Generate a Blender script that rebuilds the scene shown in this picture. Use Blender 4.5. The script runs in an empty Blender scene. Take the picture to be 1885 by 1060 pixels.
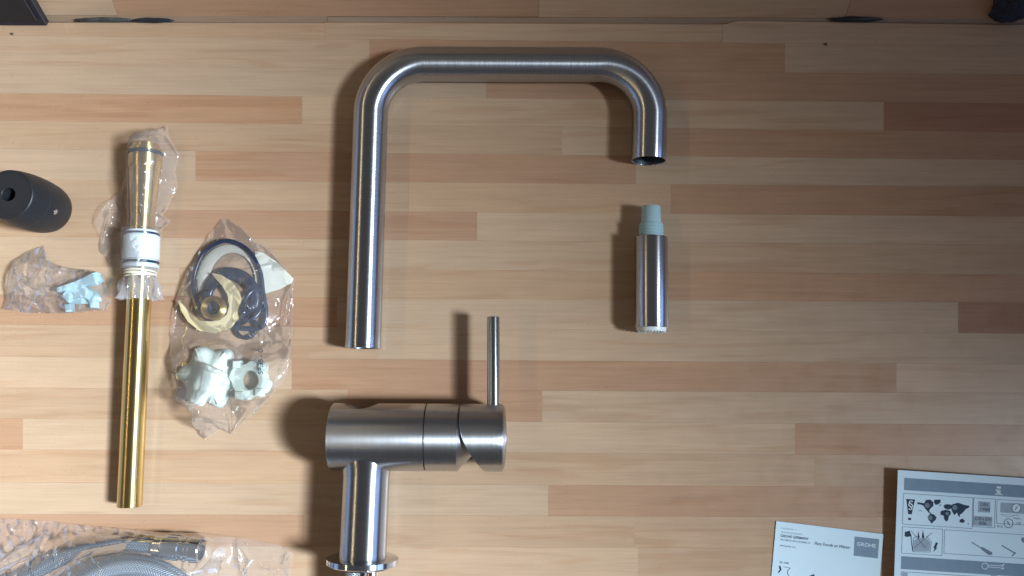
import bpy, bmesh, math, random
from mathutils import Vector, Matrix, noise
random.seed(7)
SC = bpy.context.scene
COL = SC.collection
RAD = math.radians

# ------------------------------------------------------------------ camera
F = 1480.0; W0 = 1885.0; H0 = 1060.0; CAMH = 0.74; TH = RAD(7.0)
cam = bpy.data.cameras.new('camera'); camo = bpy.data.objects.new('camera', cam); COL.objects.link(camo)
cam.sensor_width = 36; cam.lens = 36 * F / W0; cam.clip_start = 0.01; cam.clip_end = 50
camo.location = (0, 0, CAMH); camo.rotation_euler = (TH, 0, 0)
SC.camera = camo
# ------------------------------------------------------------------ world + lamps
w = bpy.data.worlds.new('World'); SC.world = w; w.use_nodes = True
bg = w.node_tree.nodes['Background']; bg.inputs[0].default_value = (0.97, 0.95, 0.97, 1); bg.inputs[1].default_value = 0.088

def lamp(name, kind, loc, target, energy, color, **kw):
    l = bpy.data.lights.new(name, kind); o = bpy.data.objects.new(name, l); COL.objects.link(o)
    l.energy = energy; l.color = color
    for k, v in kw.items(): setattr(l, k, v)
    o.location = loc
    d = Vector(target) - Vector(loc)
    o.rotation_euler = d.to_track_quat('-Z', 'Y').to_euler()
    return o
KEY = Vector((2.40, -0.55, 2.72))
lamp('work_lamp', 'SPOT', KEY, (-2.6, -0.95, 0), 3300, (0.79, 0.90, 1.0), spot_size=RAD(56.6), spot_blend=1.0, shadow_soft_size=0.33)
lamp('ceiling_tube_lamp', 'AREA', (-1.25, 0.1, 1.30), (-0.1, 0.1, 0), 4.0, (1.0, 0.76, 0.44), shape='RECTANGLE', size=2.4, size_y=0.035)
lamp('window_light', 'AREA', (-2.4, 0.0, 0.40), (0, 0, 0.2), 4.5, (0.40, 0.60, 1.0), shape='RECTANGLE', size=2.6, size_y=0.7)
lamp('side_cool_fill', 'AREA', (2.9, -0.5, 1.15), (0.3, -0.1, 0), 14.0, (0.34, 0.52, 1.0), shape='RECTANGLE', size=1.6, size_y=1.1)  # unseen area lamp added for cool fill and bluish sheen at the right
SC.view_settings.view_transform = 'Standard'; SC.view_settings.look = 'None'
SC.view_settings.exposure = 0.0; SC.view_settings.gamma = 1.0; SC.view_settings.use_curve_mapping = False
SC.render.engine = 'CYCLES'
SC.cycles.use_denoising = True
SC.cycles.max_bounces = 12; SC.cycles.transparent_max_bounces = 24
SC.cycles.sample_clamp_indirect = 6.0
SC.cycles.caustics_reflective = False; SC.cycles.caustics_refractive = False

# ------------------------------------------------------------------ photo measurements to table coordinates
cT, sT = math.cos(TH), math.sin(TH)
def ray(px, py):
    u = (px - W0 / 2) / F; v = -(py - H0 / 2) / F
    return Vector((u, v * cT + sT, v * sT - cT))
CAM = Vector((0, 0, CAMH))
def P(px, py, z=0.0):
    d = ray(px, py); return CAM + d * ((z - CAMH) / d.z)
def RW(px, py, z, rpx):
    d = ray(px, py); return rpx * ((z - CAMH) / d.z) / F
MM = 0.001

# ------------------------------------------------------------------ object helpers
def link(name, me, mat=None, parent=None, smooth=None):
    o = bpy.data.objects.new(name, me); COL.objects.link(o)
    if mat: me.materials.append(mat)
    if smooth is not None:
        for p in me.polygons: p.use_smooth = True
        if smooth < 179: me.set_sharp_from_angle(angle=RAD(smooth))
    if parent:
        o.parent = parent
        o.matrix_parent_inverse = Matrix.Translation(-Vector(parent.location))
        if parent.parent is not None:
            o.matrix_parent_inverse = Matrix.Identity(4)
    return o
def tag(o, label, cat, group=None, kind=None):
    o['label'] = label; o['category'] = cat
    if group: o['group'] = group
    if kind: o['kind'] = kind
    return o
def thing(name, loc, label, cat, group=None):
    o = bpy.data.objects.new(name, None); COL.objects.link(o); o.location = loc; o.empty_display_size = 0.01
    return tag(o, label, cat, group)
def mesh(name, verts, faces, mat=None, parent=None, smooth=None):
    me = bpy.data.meshes.new(name); me.from_pydata([tuple(v) for v in verts], [], faces); me.update()
    bm = bmesh.new(); bm.from_mesh(me); bmesh.ops.recalc_face_normals(bm, faces=bm.faces); bm.to_mesh(me); bm.free()
    return link(name, me, mat, parent, smooth)

def rings_mesh(name, rings, mat, parent=None, n=56, cap0=False, cap1=False, closed=False, smooth=35, wob=None):
    """rings: list of (centre, xaxis, yaxis, r); UV u runs along the length, v round the girth"""
    verts = []; faces = []; L = [0.0]
    for i, (c, xa, ya, r) in enumerate(rings):
        if i: L.append(L[-1] + max((c - rings[i-1][0]).length, abs(r - rings[i-1][3])))
        for k in range(n):
            a = 2 * math.pi * k / n; rr = r * (wob(i, a) if wob else 1)
            verts.append(c + xa * (math.cos(a) * rr) + ya * (math.sin(a) * rr))
    m = len(rings); uv = []
    for i in range(m if closed else m - 1):
        j = (i + 1) % m
        for k in range(n):
            q = (k + 1) % n
            faces.append((i*n + k, i*n + q, j*n + q, j*n + k))
            l1 = L[j] if j else L[-1] + 0.01
            uv.append([(L[i], k/n), (L[i], (k+1)/n), (l1, (k+1)/n), (l1, k/n)])
    if cap0: faces.append(tuple(range(n))[::-1]); uv.append([(0, 0)] * n)
    if cap1: faces.append(tuple(range((m-1)*n, m*n))); uv.append([(0, 0)] * n)
    me = bpy.data.meshes.new(name); me.from_pydata([tuple(v) for v in verts], [], faces); me.update()
    ul = me.uv_layers.new(name='UVMap'); li = 0
    for f in uv:
        for t in f: ul.data[li].uv = t; li += 1
    bm = bmesh.new(); bm.from_mesh(me); bmesh.ops.recalc_face_normals(bm, faces=bm.faces); bm.to_mesh(me); bm.free()
    return link(name, me, mat, parent, smooth)
def frame(d, up=Vector((0, 0, 1))):
    d = d.normalized()
    if abs(d.dot(up)) > 0.98: up = Vector((0, 1, 0))
    xa = d.cross(up).normalized(); return xa, d.cross(xa).normalized()
def lathe(name, A, B, prof, mat, parent=None, n=56, smooth=35, cap0=True, cap1=True, wob=None):
    """prof: (distance from A towards B in metres, radius)"""
    d = (B - A).normalized(); xa, ya = frame(d)
    return rings_mesh(name, [(A + d * s, xa, ya, r) for s, r in prof], mat, parent, n, cap0, cap1, False, smooth, wob)
def path_frames(pts, closed=False):
    out = []; n = len(pts); prev = None
    for i in range(n):
        if closed: d = (pts[(i+1) % n] - pts[i-1]).normalized()
        else: d = (pts[min(i+1, n-1)] - pts[max(i-1, 0)]).normalized()
        if prev is None: xa, ya = frame(d)
        else:
            xa = (prev - d * prev.dot(d)).normalized(); ya = d.cross(xa)
        prev = xa; out.append((xa, ya))
    return out
def sweep(name, pts, r, mat, parent=None, n=24, closed=False, smooth=60, caps=True, wob=None):
    fr = path_frames(pts, closed)
    rr = r if isinstance(r, (list, tuple)) else [r] * len(pts)
    return rings_mesh(name, [(p, f[0], f[1], q) for p, f, q in zip(pts, fr, rr)], mat, parent, n,
                      caps and not closed, caps and not closed, closed, smooth, wob)
def catmull(pts, m=8, closed=True):
    out = []; n = len(pts)
    for i in range(n if closed else n - 1):
        g = lambda k: pts[k % n] if closed else pts[max(0, min(n-1, k))]
        p0, p1, p2, p3 = g(i-1), g(i), g(i+1), g(i+2)
        for s in range(m):
            t = s / m
            out.append(0.5 * ((2*p1) + (p2-p0)*t + (2*p0-5*p1+4*p2-p3)*t*t + (3*p1-p0-3*p2+p3)*t**3))
    if not closed: out.append(pts[-1])
    return out
def prism(name, poly, z0, z1, mat, parent=None, bevel=0.0, smooth=None, holes=None):
    """poly: xy points; extruded from z0 to z1, top edge rounded off"""
    bm = bmesh.new()
    top = [bm.verts.new((p[0], p[1], z1)) for p in poly]
    f = bm.faces.new(top)
    r = bmesh.ops.extrude_face_region(bm, geom=[f])
    for v in r['geom']:
        if isinstance(v, bmesh.types.BMVert): v.co.z = z0
    bmesh.ops.recalc_face_normals(bm, faces=bm.faces)
    if bevel:
        es = [e for e in bm.edges if e.verts[0].co.z > z1 - 1e-7 and e.verts[1].co.z > z1 - 1e-7]
        bmesh.ops.bevel(bm, geom=es, offset=bevel, segments=3, affect='EDGES', profile=0.5)
    me = bpy.data.meshes.new(name); bm.to_mesh(me); bm.free()
    return link(name, me, mat, parent, smooth)
def annulus(name, outer, inner, z0, z1, mat, parent=None, bev=0.0006, tilt=None):
    """band between two loops with the same number of points"""
    n = len(outer); V = []; Fc = []
    lerp = lambda a, b, t: Vector((a[0] + (b[0]-a[0])*t, a[1] + (b[1]-a[1])*t))
    loops = []
    for (t, z) in ((0, z0), (0, z1 - bev), (.12, z1), (.88, z1), (1, z1 - bev), (1, z0)):
        loops.append([(lerp(o, i, t), z) for o, i in zip(outer, inner)])
    for lp in loops:
        for q, z in lp:
            zz = z + (tilt(q) if tilt else 0); V.append((q[0], q[1], zz))
    m = len(loops)
    for a in range(m):
        b = (a + 1) % m
        for k in range(n):
            q = (k+1) % n; Fc.append((a*n+k, a*n+q, b*n+q, b*n+k))
    return mesh(name, V, Fc, mat, parent, 50)

# ------------------------------------------------------------------ materials
def nodes(name):
    m = bpy.data.materials.new(name); m.use_nodes = True
    nt = m.node_tree; return m, nt, nt.nodes['Principled BSDF']
def N(nt, t, **kw):
    n = nt.nodes.new(t)
    for k, v in kw.items(): setattr(n, k, v)
    return n
def plain(name, col, rough=0.5, metal=0.0, spec=0.5, coat=0.0, sss=0.0, var=0.06, vscale=120, bump=0.0, trans=0.0):
    m, nt, b = nodes(name)
    tc = N(nt, 'ShaderNodeTexCoord'); nz = N(nt, 'ShaderNodeTexNoise'); nz.inputs['Scale'].default_value = vscale; nz.inputs['Detail'].default_value = 4
    nt.links.new(tc.outputs['Object'], nz.inputs['Vector'])
    hsv = N(nt, 'ShaderNodeHueSaturation'); hsv.inputs['Color'].default_value = (*col, 1)
    mr = N(nt, 'ShaderNodeMapRange'); mr.inputs['To Min'].default_value = 1 - var; mr.inputs['To Max'].default_value = 1 + var
    mr.inputs['From Min'].default_value = .3; mr.inputs['From Max'].default_value = .7
    nt.links.new(nz.outputs['Fac'], mr.inputs['Value']); nt.links.new(mr.outputs[0], hsv.inputs['Value'])
    nt.links.new(hsv.outputs[0], b.inputs['Base Color'])
    b.inputs['Roughness'].default_value = rough; b.inputs['Metallic'].default_value = metal
    b.inputs['Specular IOR Level'].default_value = spec; b.inputs['Coat Weight'].default_value = coat
    if sss:
        b.inputs['Subsurface Weight'].default_value = sss; b.inputs['Subsurface Scale'].default_value = 0.004
    if trans: b.inputs['Transmission Weight'].default_value = trans
    if bump:
        bp = N(nt, 'ShaderNodeBump'); bp.inputs['Strength'].default_value = bump; bp.inputs['Distance'].default_value = 0.0004
        nt.links.new(nz.outputs['Fac'], bp.inputs['Height']); nt.links.new(bp.outputs[0], b.inputs['Normal'])
    return m
def brushed(name, col, rough=0.26, aniso=0.75, streak=0.10, lines=2600):
    """turned metal: fine lines round the girth (u = length, v = girth)"""
    m, nt, b = nodes(name)
    uv = N(nt, 'ShaderNodeUVMap', uv_map='UVMap'); mp = N(nt, 'ShaderNodeMapping'); mp.inputs['Scale'].default_value = (lines, 3, 1)
    nz = N(nt, 'ShaderNodeTexNoise'); nz.inputs['Scale'].default_value = 1; nz.inputs['Detail'].default_value = 3
    nt.links.new(uv.outputs[0], mp.inputs[0]); nt.links.new(mp.outputs[0], nz.inputs['Vector'])
    mr = N(nt, 'ShaderNodeMapRange'); mr.inputs['From Min'].default_value = .3; mr.inputs['From Max'].default_value = .7
    mr.inputs['To Min'].default_value = rough * (1 - streak * 2.5); mr.inputs['To Max'].default_value = rough * (1 + streak * 2.5)
    nt.links.new(nz.outputs['Fac'], mr.inputs['Value']); nt.links.new(mr.outputs[0], b.inputs['Roughness'])
    hs = N(nt, 'ShaderNodeHueSaturation'); hs.inputs['Color'].default_value = (*col, 1)
    m2 = N(nt, 'ShaderNodeMapRange'); m2.inputs['From Min'].default_value = .3; m2.inputs['From Max'].default_value = .7
    m2.inputs['To Min'].default_value = 1 - streak; m2.inputs['To Max'].default_value = 1 + streak
    nt.links.new(nz.outputs['Fac'], m2.inputs['Value']); nt.links.new(m2.outputs[0], hs.inputs['Value']); nt.links.new(hs.outputs[0], b.inputs['Base Color'])
    b.inputs['Metallic'].default_value = 1.0; b.inputs['Anisotropic'].default_value = aniso
    tg = N(nt, 'ShaderNodeTangent', direction_type='UV_MAP', uv_map='UVMap'); nt.links.new(tg.outputs[0], b.inputs['Tangent'])
    return m
def wood(name):
    m, nt, b = nodes(name); L = nt.links.new
    tc = N(nt, 'ShaderNodeTexCoord'); oi = N(nt, 'ShaderNodeObjectInfo')
    off = N(nt, 'ShaderNodeVectorMath', operation='SCALE'); off.inputs[0].default_value = (37.1, 11.3, 5.7); L(oi.outputs['Random'], off.inputs['Scale'])
    add = N(nt, 'ShaderNodeVectorMath', operation='ADD'); L(tc.outputs['Object'], add.inputs[0]); L(off.outputs[0], add.inputs[1])
    def nz(sx, sy, det, rough=.5, dist=0.0):
        mp = N(nt, 'ShaderNodeMapping'); mp.inputs['Scale'].default_value = (sx, sy, 1); L(add.outputs[0], mp.inputs[0])
        q = N(nt, 'ShaderNodeTexNoise'); q.inputs['Scale'].default_value = 1; q.inputs['Detail'].default_value = det
        q.inputs['Roughness'].default_value = rough; q.inputs['Distortion'].default_value = dist
        L(mp.outputs[0], q.inputs['Vector']); return q.outputs['Fac']
    def ramp(fac, a, c, lo, hi):
        r = N(nt, 'ShaderNodeMapRange'); r.interpolation_type = 'SMOOTHSTEP'
        r.inputs['From Min'].default_value = a; r.inputs['From Max'].default_value = c
        r.inputs['To Min'].default_value = lo; r.inputs['To Max'].default_value = hi; L(fac, r.inputs['Value']); return r.outputs[0]
    def mixc(fac, A, B, mode='MIX'):
        x = N(nt, 'ShaderNodeMix', data_type='RGBA', blend_type=mode)
        for s, v in ((x.inputs[0], fac), (x.inputs[6], A), (x.inputs[7], B)):
            if hasattr(v, 'is_output'): L(v, s)
            else: s.default_value = v
        return x.outputs[2]
    flame = ramp(nz(5.5, 75, 2, .45, 1.1), .50, .66, 0, 1)          # long reddish flame figure
    edge = ramp(nz(3.0, 34, 1, .4, .6), .35, .70, 0, 1)
    fib = ramp(nz(26, 1500, 4, .6), .32, .68, .95, 1.045)              # fibres
    fib2 = ramp(nz(9, 330, 3, .6), .3, .7, .955, 1.045)
    fleck = ramp(nz(260, 2100, 1, .5), .64, .74, 0, .16)             # short beech flecks
    blot = ramp(nz(14, 40, 2), .3, .7, .975, 1.025)
    c = mixc(flame, oi.outputs['Color'], (.80, .66, .56, 1), 'MULTIPLY')
    fm = N(nt, 'ShaderNodeMath', operation='MULTIPLY'); fm.inputs[1].default_value = .34; L(flame, fm.inputs[0])
    c = mixc(fm.outputs[0], oi.outputs['Color'], c)
    e2 = N(nt, 'ShaderNodeMath', operation='MULTIPLY'); e2.inputs[1].default_value = .32; L(edge, e2.inputs[0])
    c = mixc(e2.outputs[0], c, (1.10, 1.10, 1.06, 1), 'MULTIPLY')
    v = N(nt, 'ShaderNodeMath', operation='MULTIPLY'); L(fib, v.inputs[0]); L(fib2, v.inputs[1])
    v2 = N(nt, 'ShaderNodeMath', operation='MULTIPLY'); L(v.outputs[0], v2.inputs[0]); L(blot, v2.inputs[1])
    hs = N(nt, 'ShaderNodeHueSaturation'); L(c, hs.inputs['Color']); L(v2.outputs[0], hs.inputs['Value'])
    c = mixc(fleck, hs.outputs[0], (.62, .45, .33, 1), 'MULTIPLY')
    L(c, b.inputs['Base Color'])
    rr = N(nt, 'ShaderNodeMapRange'); rr.inputs['To Min'].default_value = .36; rr.inputs['To Max'].default_value = .50; L(fib, rr.inputs['Value'])
    L(ramp(nz(60, 60, 3), .3, .7, .27, .36), b.inputs['Roughness'])
    b.inputs['Specular IOR Level'].default_value = .42
    bp = N(nt, 'ShaderNodeBump'); bp.inputs['Strength'].default_value = .18; bp.inputs['Distance'].default_value = .0003; L(v.outputs[0], bp.inputs['Height']); L(bp.outputs[0], b.inputs['Normal'])
    return m
def film_mat(name, haze=.10, tint=(.93, .92, .94), gloss=.07, edge=.35, cell=58, crk=.75):
    m = bpy.data.materials.new(name); m.use_nodes = True; nt = m.node_tree; nt.nodes.clear(); L = nt.links.new
    out = N(nt, 'ShaderNodeOutputMaterial')
    tr = N(nt, 'ShaderNodeBsdfTransparent'); tr.inputs[0].default_value = (*tint, 1)
    df = N(nt, 'ShaderNodeBsdfDiffuse'); df.inputs[0].default_value = (.90, .89, .91, 1)
    tl = N(nt, 'ShaderNodeBsdfTranslucent'); tl.inputs[0].default_value = (.90, .89, .91, 1)
    gl = N(nt, 'ShaderNodeBsdfGlossy'); gl.inputs['Roughness'].default_value = gloss; gl.inputs[0].default_value = (1, 1, 1, 1)
    tc = N(nt, 'ShaderNodeTexCoord'); vz = N(nt, 'ShaderNodeTexVoronoi'); vz.feature = 'DISTANCE_TO_EDGE'; vz.inputs['Scale'].default_value = cell
    nzw = N(nt, 'ShaderNodeTexNoise'); nzw.inputs['Scale'].default_value = 38; nzw.inputs['Detail'].default_value = 2
    L(tc.outputs['Object'], nzw.inputs['Vector'])
    wv = N(nt, 'ShaderNodeVectorMath', operation='MULTIPLY_ADD'); wv.inputs[1].default_value = (.035, .022, .02)
    L(nzw.outputs['Color'], wv.inputs[0]); L(tc.outputs['Object'], wv.inputs[2]); L(wv.outputs[0], vz.inputs['Vector'])
    bp = N(nt, 'ShaderNodeBump'); bp.inputs['Strength'].default_value = crk; bp.inputs['Distance'].default_value = .47 / cell
    L(vz.outputs['Distance'], bp.inputs['Height']); L(bp.outputs[0], gl.inputs['Normal'])
    fr = N(nt, 'ShaderNodeFresnel'); fr.inputs['IOR'].default_value = 1.5; L(bp.outputs[0], fr.inputs['Normal'])
    f2 = N(nt, 'ShaderNodeMath', operation='MULTIPLY'); f2.inputs[1].default_value = 0.5; f2.use_clamp = True; L(fr.outputs[0], f2.inputs[0])
    dd = N(nt, 'ShaderNodeMixShader'); dd.inputs[0].default_value = .15; L(df.outputs[0], dd.inputs[1]); L(tl.outputs[0], dd.inputs[2])
    lw = N(nt, 'ShaderNodeLayerWeight'); lw.inputs['Blend'].default_value = .25
    hz = N(nt, 'ShaderNodeMath', operation='MULTIPLY_ADD'); hz.inputs[1].default_value = edge; hz.inputs[2].default_value = haze; hz.use_clamp = True; L(lw.outputs['Facing'], hz.inputs[0])
    a = N(nt, 'ShaderNodeMixShader'); L(hz.outputs[0], a.inputs[0]); L(tr.outputs[0], a.inputs[1]); L(dd.outputs[0], a.inputs[2])
    s = N(nt, 'ShaderNodeMixShader'); L(f2.outputs[0], s.inputs[0]); L(a.outputs[0], s.inputs[1]); L(gl.outputs[0], s.inputs[2])
    L(s.outputs[0], out.inputs['Surface']); return m
def braid(name, col):
    m, nt, b = nodes(name); L = nt.links.new
    uv = N(nt, 'ShaderNodeUVMap', uv_map='UVMap')
    sp = N(nt, 'ShaderNodeSeparateXYZ'); L(uv.outputs[0], sp.inputs[0])
    outs = []
    for s in (1, -1):
        a = N(nt, 'ShaderNodeMath', operation='MULTIPLY'); a.inputs[1].default_value = 2600; L(sp.outputs[0], a.inputs[0])
        c = N(nt, 'ShaderNodeMath', operation='MULTIPLY'); c.inputs[1].default_value = s * 2 * math.pi * 12; L(sp.outputs[1], c.inputs[0])
        d = N(nt, 'ShaderNodeMath', operation='ADD'); L(a.outputs[0], d.inputs[0]); L(c.outputs[0], d.inputs[1])
        e = N(nt, 'ShaderNodeMath', operation='SINE'); L(d.outputs[0], e.inputs[0]); outs.append(e.outputs[0])
    mx = N(nt, 'ShaderNodeMath', operation='MAXIMUM'); L(outs[0], mx.inputs[0]); L(outs[1], mx.inputs[1])
    mr = N(nt, 'ShaderNodeMapRange'); mr.inputs['From Min'].default_value = -.5; mr.inputs['To Min'].default_value = .35; mr.inputs['To Max'].default_value = 1.1; L(mx.outputs[0], mr.inputs['Value'])
    hs = N(nt, 'ShaderNodeHueSaturation'); hs.inputs['Color'].default_value = (*col, 1); L(mr.outputs[0], hs.inputs['Value']); L(hs.outputs[0], b.inputs['Base Color'])
    bp = N(nt, 'ShaderNodeBump'); bp.inputs['Strength'].default_value = .6; bp.inputs['Distance'].default_value = .0005; L(mx.outputs[0], bp.inputs['Height']); L(bp.outputs[0], b.inputs['Normal'])
    b.inputs['Metallic'].default_value = .6; b.inputs['Roughness'].default_value = .38
    return m

WOOD = wood('beech_wood')
STEEL = brushed('brushed_steel', (.47, .49, .52), .31, .90, .05)
STEEL2 = brushed('satin_turned_steel', (.46, .475, .50), .37, .88, .05, 1900)
BRASS = brushed('polished_brass', (.76, .57, .24), .33, .88, .03, 900)
CHROME = plain('chrome', (.55, .58, .62), .12, 1.0, var=.03)
DARKGAP = plain('dark_seam', (.012, .012, .014), .6)
INNER = plain('dull_steel_bore', (.16, .21, .25), .38, .9)
BLUEPL = plain('blue_grey_plastic', (.36, .54, .58), .42, spec=.45, sss=.15, var=.03)
CLIPPL = plain('light_blue_plastic', (.42, .63, .70), .40, spec=.45, sss=.15, var=.03)
WHITEPL = plain('white_plastic', (.78, .82, .80), .38, sss=.25, var=.03)
MINTPL = plain('milky_nylon', (.62, .72, .65), .45, sss=.25, var=.04)
CREAM = plain('cream_fibre', (.68, .57, .33), .45, var=.06)
IVORY = plain('ivory_gasket', (.74, .75, .66), .5, sss=.1, var=.04)
RUBBER = plain('black_rubber', (.016, .020, .030), .38, spec=.5, var=.15)
NAVYRUB = plain('navy_rubber', (.018, .028, .060), .30, spec=.6, var=.15)
WEIGHT = plain('black_moulded_plastic', (.016, .018, .022), .46, spec=.3, var=.12, vscale=300, bump=.25)
BAND = plain('pale_rubber_band', (.74, .66, .52), .55, sss=.1)
BLACKPL = plain('dark_case_plastic', (.022, .020, .024), .5, bump=.3)
BLUECLOTH = plain('dark_blue_cloth', (.022, .028, .050), .9, var=.4, vscale=260, bump=.6)
DARKGREY = plain('mottled_dark_grey', (.05, .055, .055), .55, var=.4)  # for a lump that stands in for a shaded gap, and a crumb
PAPER = plain('light_blue_paper', (.68, .87, .98),   .62, spec=.15, var=.015, vscale=60)
INK = plain('dark_ink', (.035, .06, .10), .6, spec=.1, var=.2, vscale=900)
INK2 = plain('grey_ink', (.18, .25, .32), .6, spec=.1, var=.12, vscale=700)
INKBAND = plain('blue_grey_print', (.22, .32, .42), .6, spec=.1, var=.05)
INKLIGHT = plain('pale_print', (.36, .46, .55), .6, spec=.1, var=.1)
INKWHITE = plain('white_print', (.68, .83, .92), .6, var=.03)
FILM = film_mat('clear_film', .065, (1, .995, 1), .16, .08, 32, .38)
FILM2 = film_mat('thin_clear_film', .085, (1, .995, 1), .17, .08, 42, .5)
FILM4 = film_mat('hose_bag_film', .095, (1, 1, 1), .16, .08, 24, .10)
FILMB = film_mat('under_film', .015, (.998, .995, .998), .10, .0)
FILM3 = film_mat('gathered_film', .20, (.97, .97, .98), .08, .35)

# ------------------------------------------------------------------ countertop (beech staves)
PALE = (.488, .342, .228); MED = (.464, .308, .196); RED = (.424, .252, .154); DRED = (.350, .184, .110)
def tone(c):
    j = random.uniform(.965, 1.035); g = random.uniform(-.008, .008)
    return (c[0]*j + g, c[1]*j, c[2]*j - g * .5, 1)
XL, XR = -520, 2420
rowsL = [65, 119, 171.5, 221.5, 274, 330, 384, 435, 489, 542.5, 597, 656, 714, 770, 827, 887, 946, 1004, 1063, 1124, 1187, 1252, 1319, 1388, 1460]
rowsR = [79, 132.5, 185.5, 237.5, 289, 340, 394.5, 447, 501.5, 553.5, 609.5, 666.5, 721, 779, 836, 895, 951, 1008.5, 1067, 1127, 1189, 1253, 1320, 1388, 1460]
def rowy(i, x): return rowsL[i] + (rowsR[i] - rowsL[i]) * x / 1400.0
# per row: starting joint (pixel x) and tone
R_ = {
 0: [(XL, PALE), (680, RED), (1445, PALE)],
 1: [(XL, PALE), (895, RED)],
 2: [(XL, RED), (556, PALE), (1627, DRED)],
 3: [(XL, MED), (1034, PALE), (1185, RED)],
 4: [(XL, PALE), (360, RED), (1170, PALE)],
 5: [(XL, MED), (752, MED), (1235, RED)],
 6: [(XL, MED), (300, RED), (878, PALE)],
 7: [(XL, PALE), (1195, MED)],
 8: [(XL, PALE), (330, MED), (1210, RED)],
 9: [(XL, RED), (620, PALE), (1764, DRED)],
 10: [(XL, MED), (694, PALE)],
 11: [(XL, PALE), (537, RED), (1650, PALE)],
 12: [(XL, MED), (640, RED), (998, PALE)],
 13: [(XL, RED), (42, PALE), (1464, RED)],
 14: [(XL, MED), (640, MED), (1500, MED)],
 15: [(XL, PALE), (1009, RED)],
 16: [(XL, RED), (560, MED), (1167, MED)],
 17: [(XL, PALE), (1175, MED)],
}
ct = prism('countertop', [P(XL-20, 46), P(XR+20, 50), P(XR+20, 1470), P(XL-20, 1470)], -.038, -.0085, plain('counter_core', (.40, .30, .19), .6))
ct['kind'] = 'structure'
def stave(poly, colr, parent, name='stave', z0=-.008, dz=0.0):
    c = sum((Vector((p[0], p[1], 0)) for p in poly), Vector()) / len(poly)
    o = prism(name, [(p[0]-c.x, p[1]-c.y) for p in poly], z0, dz, WOOD, bevel=.00005)
    o.location = c; o.color = tone(colr)
    o.parent = parent
    return o
GAP = .055
for i in range(len(rowsL) - 1):
    segs = R_.get(i)
    if not segs:
        a = random.randint(-200, 500); segs = [(XL, random.choice((PALE, MED))), (a, random.choice((RED, PALE))), (a + 900, random.choice((MED, PALE)))]
    for k, (x0, c) in enumerate(segs):
        x1 = segs[k+1][0] if k + 1 < len(segs) else XR
        q = [P(x0 + GAP, rowy(i, x0) + GAP), P(x1 - GAP, rowy(i, x1) + GAP), P(x1 - GAP, rowy(i+1, x1) - GAP), P(x0 + GAP, rowy(i+1, x0) - GAP)]
        stave(q, c, ct, dz=random.uniform(-.00006, 0))
# narrow back row with the chipped back edge
EDGE = [(XL, 41), (620, 42), (1100, 44), (1200, 44.2), (1262, 45.2), (1335, 44.6), (1346, 41.5), (1360, 38.6), (1420, 39), (1885, 46.5), (XR, 53)]
def backrow(x0, x1, c):
    pts = [(x0, None)] + [e for e in EDGE if x0 < e[0] < x1] + [(x1, None)]
    def ey(x):
        for a, b in zip(EDGE, EDGE[1:]):
            if a[0] <= x <= b[0]: return a[1] + (b[1]-a[1]) * (x-a[0]) / (b[0]-a[0])
    poly = [P(x, ey(x)) for x, _ in pts] + [P(x1, rowy(0, x1) - GAP), P(x0, rowy(0, x0) - GAP)]
    stave(poly, c, ct)
backrow(XL, 598, MED); backrow(598.2, 1330, PALE); backrow(1330.2, XR, PALE)

# ------------------------------------------------------------------ leaning board behind the counter
LEAN = RAD(52)
bb0 = P(942, 43.5, -.004)
BX = Vector((1, -.0035, 0)).normalized(); BU = Vector((0, math.cos(LEAN), math.sin(LEAN))); BN = BX.cross(BU).normalized()
if BN.y > 0: BN = -BN
def onboard(x, u, n=0.0): return bb0 + BX * x + BU * u + BN * n
def xb(px, py=20):
    d = ray(px, py); t = (bb0 - CAM).dot(BN) / d.dot(BN); return (CAM + d * t - bb0).dot(BX)
def ub(px, py):
    d = ray(px, py); t = (bb0 - CAM).dot(BN) / d.dot(BN); return (CAM + d * t - bb0).dot(BU)
BBW = .85
def boardbox(name, x0, x1, u0, u1, n0, n1, mat, parent=None, sm=None):
    V = [onboard(x, u, n) for n in (n0, n1) for u in (u0, u1) for x in (x0, x1)]
    return mesh(name, V, [(0,1,3,2), (4,6,7,5), (0,4,5,1), (2,3,7,6), (0,2,6,4), (1,5,7,3)], mat, parent, sm)
back = boardbox('splashback', -BBW, BBW, 0, .235, -.020, -.0045, plain('board_core', (.36, .27, .17), .6)); back['kind'] = 'structure'
def bstave(x0, x1, u0, u1, c):
    cx = (x0+x1)/2; cu = (u0+u1)/2
    me_o = prism('stave', [(x0-cx+.0001, u0-cu+.0001), (x1-cx-.0001, u0-cu+.0001), (x1-cx-.0001, u1-cu-.0001), (x0-cx+.0001, u1-cu-.0001)], -.004, 0, WOOD, bevel=.00005)
    M = Matrix((BX, BU, BN)).transposed().to_4x4(); M.translation = onboard(cx, cu, random.uniform(-.0001, 0))
    me_o.parent = back; me_o.matrix_local = M; me_o.color = tone(c)
GREYED = (.37, .26, .18)  # brownish grey of the reflection on the lip, put into the stave colour
uL = ub(700, 31)
J = [(-BBW, GREYED), (xb(600), GREYED), (BBW, None)]
for (a, c), (b2, _) in zip(J, J[1:]): bstave(a, b2, 0, uL, c)
J = [(-BBW, PALE), (xb(214), RED), (xb(992), MED), (xb(1560), RED), (BBW, None)]
uM = uL + .030
for (a, c), (b2, _) in zip(J, J[1:]): bstave(a, b2, uL, uM, c)
u = uM; k = 0
while u < .22:
    xs = [-BBW, -.3 + .22 * (k % 3), .25 + .13 * (k % 2), BBW]
    for a, b2 in zip(xs, xs[1:]): bstave(a, b2, u, min(u + .030, .235), random.choice((PALE, MED, RED)))
    u += .030; k += 1

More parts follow.
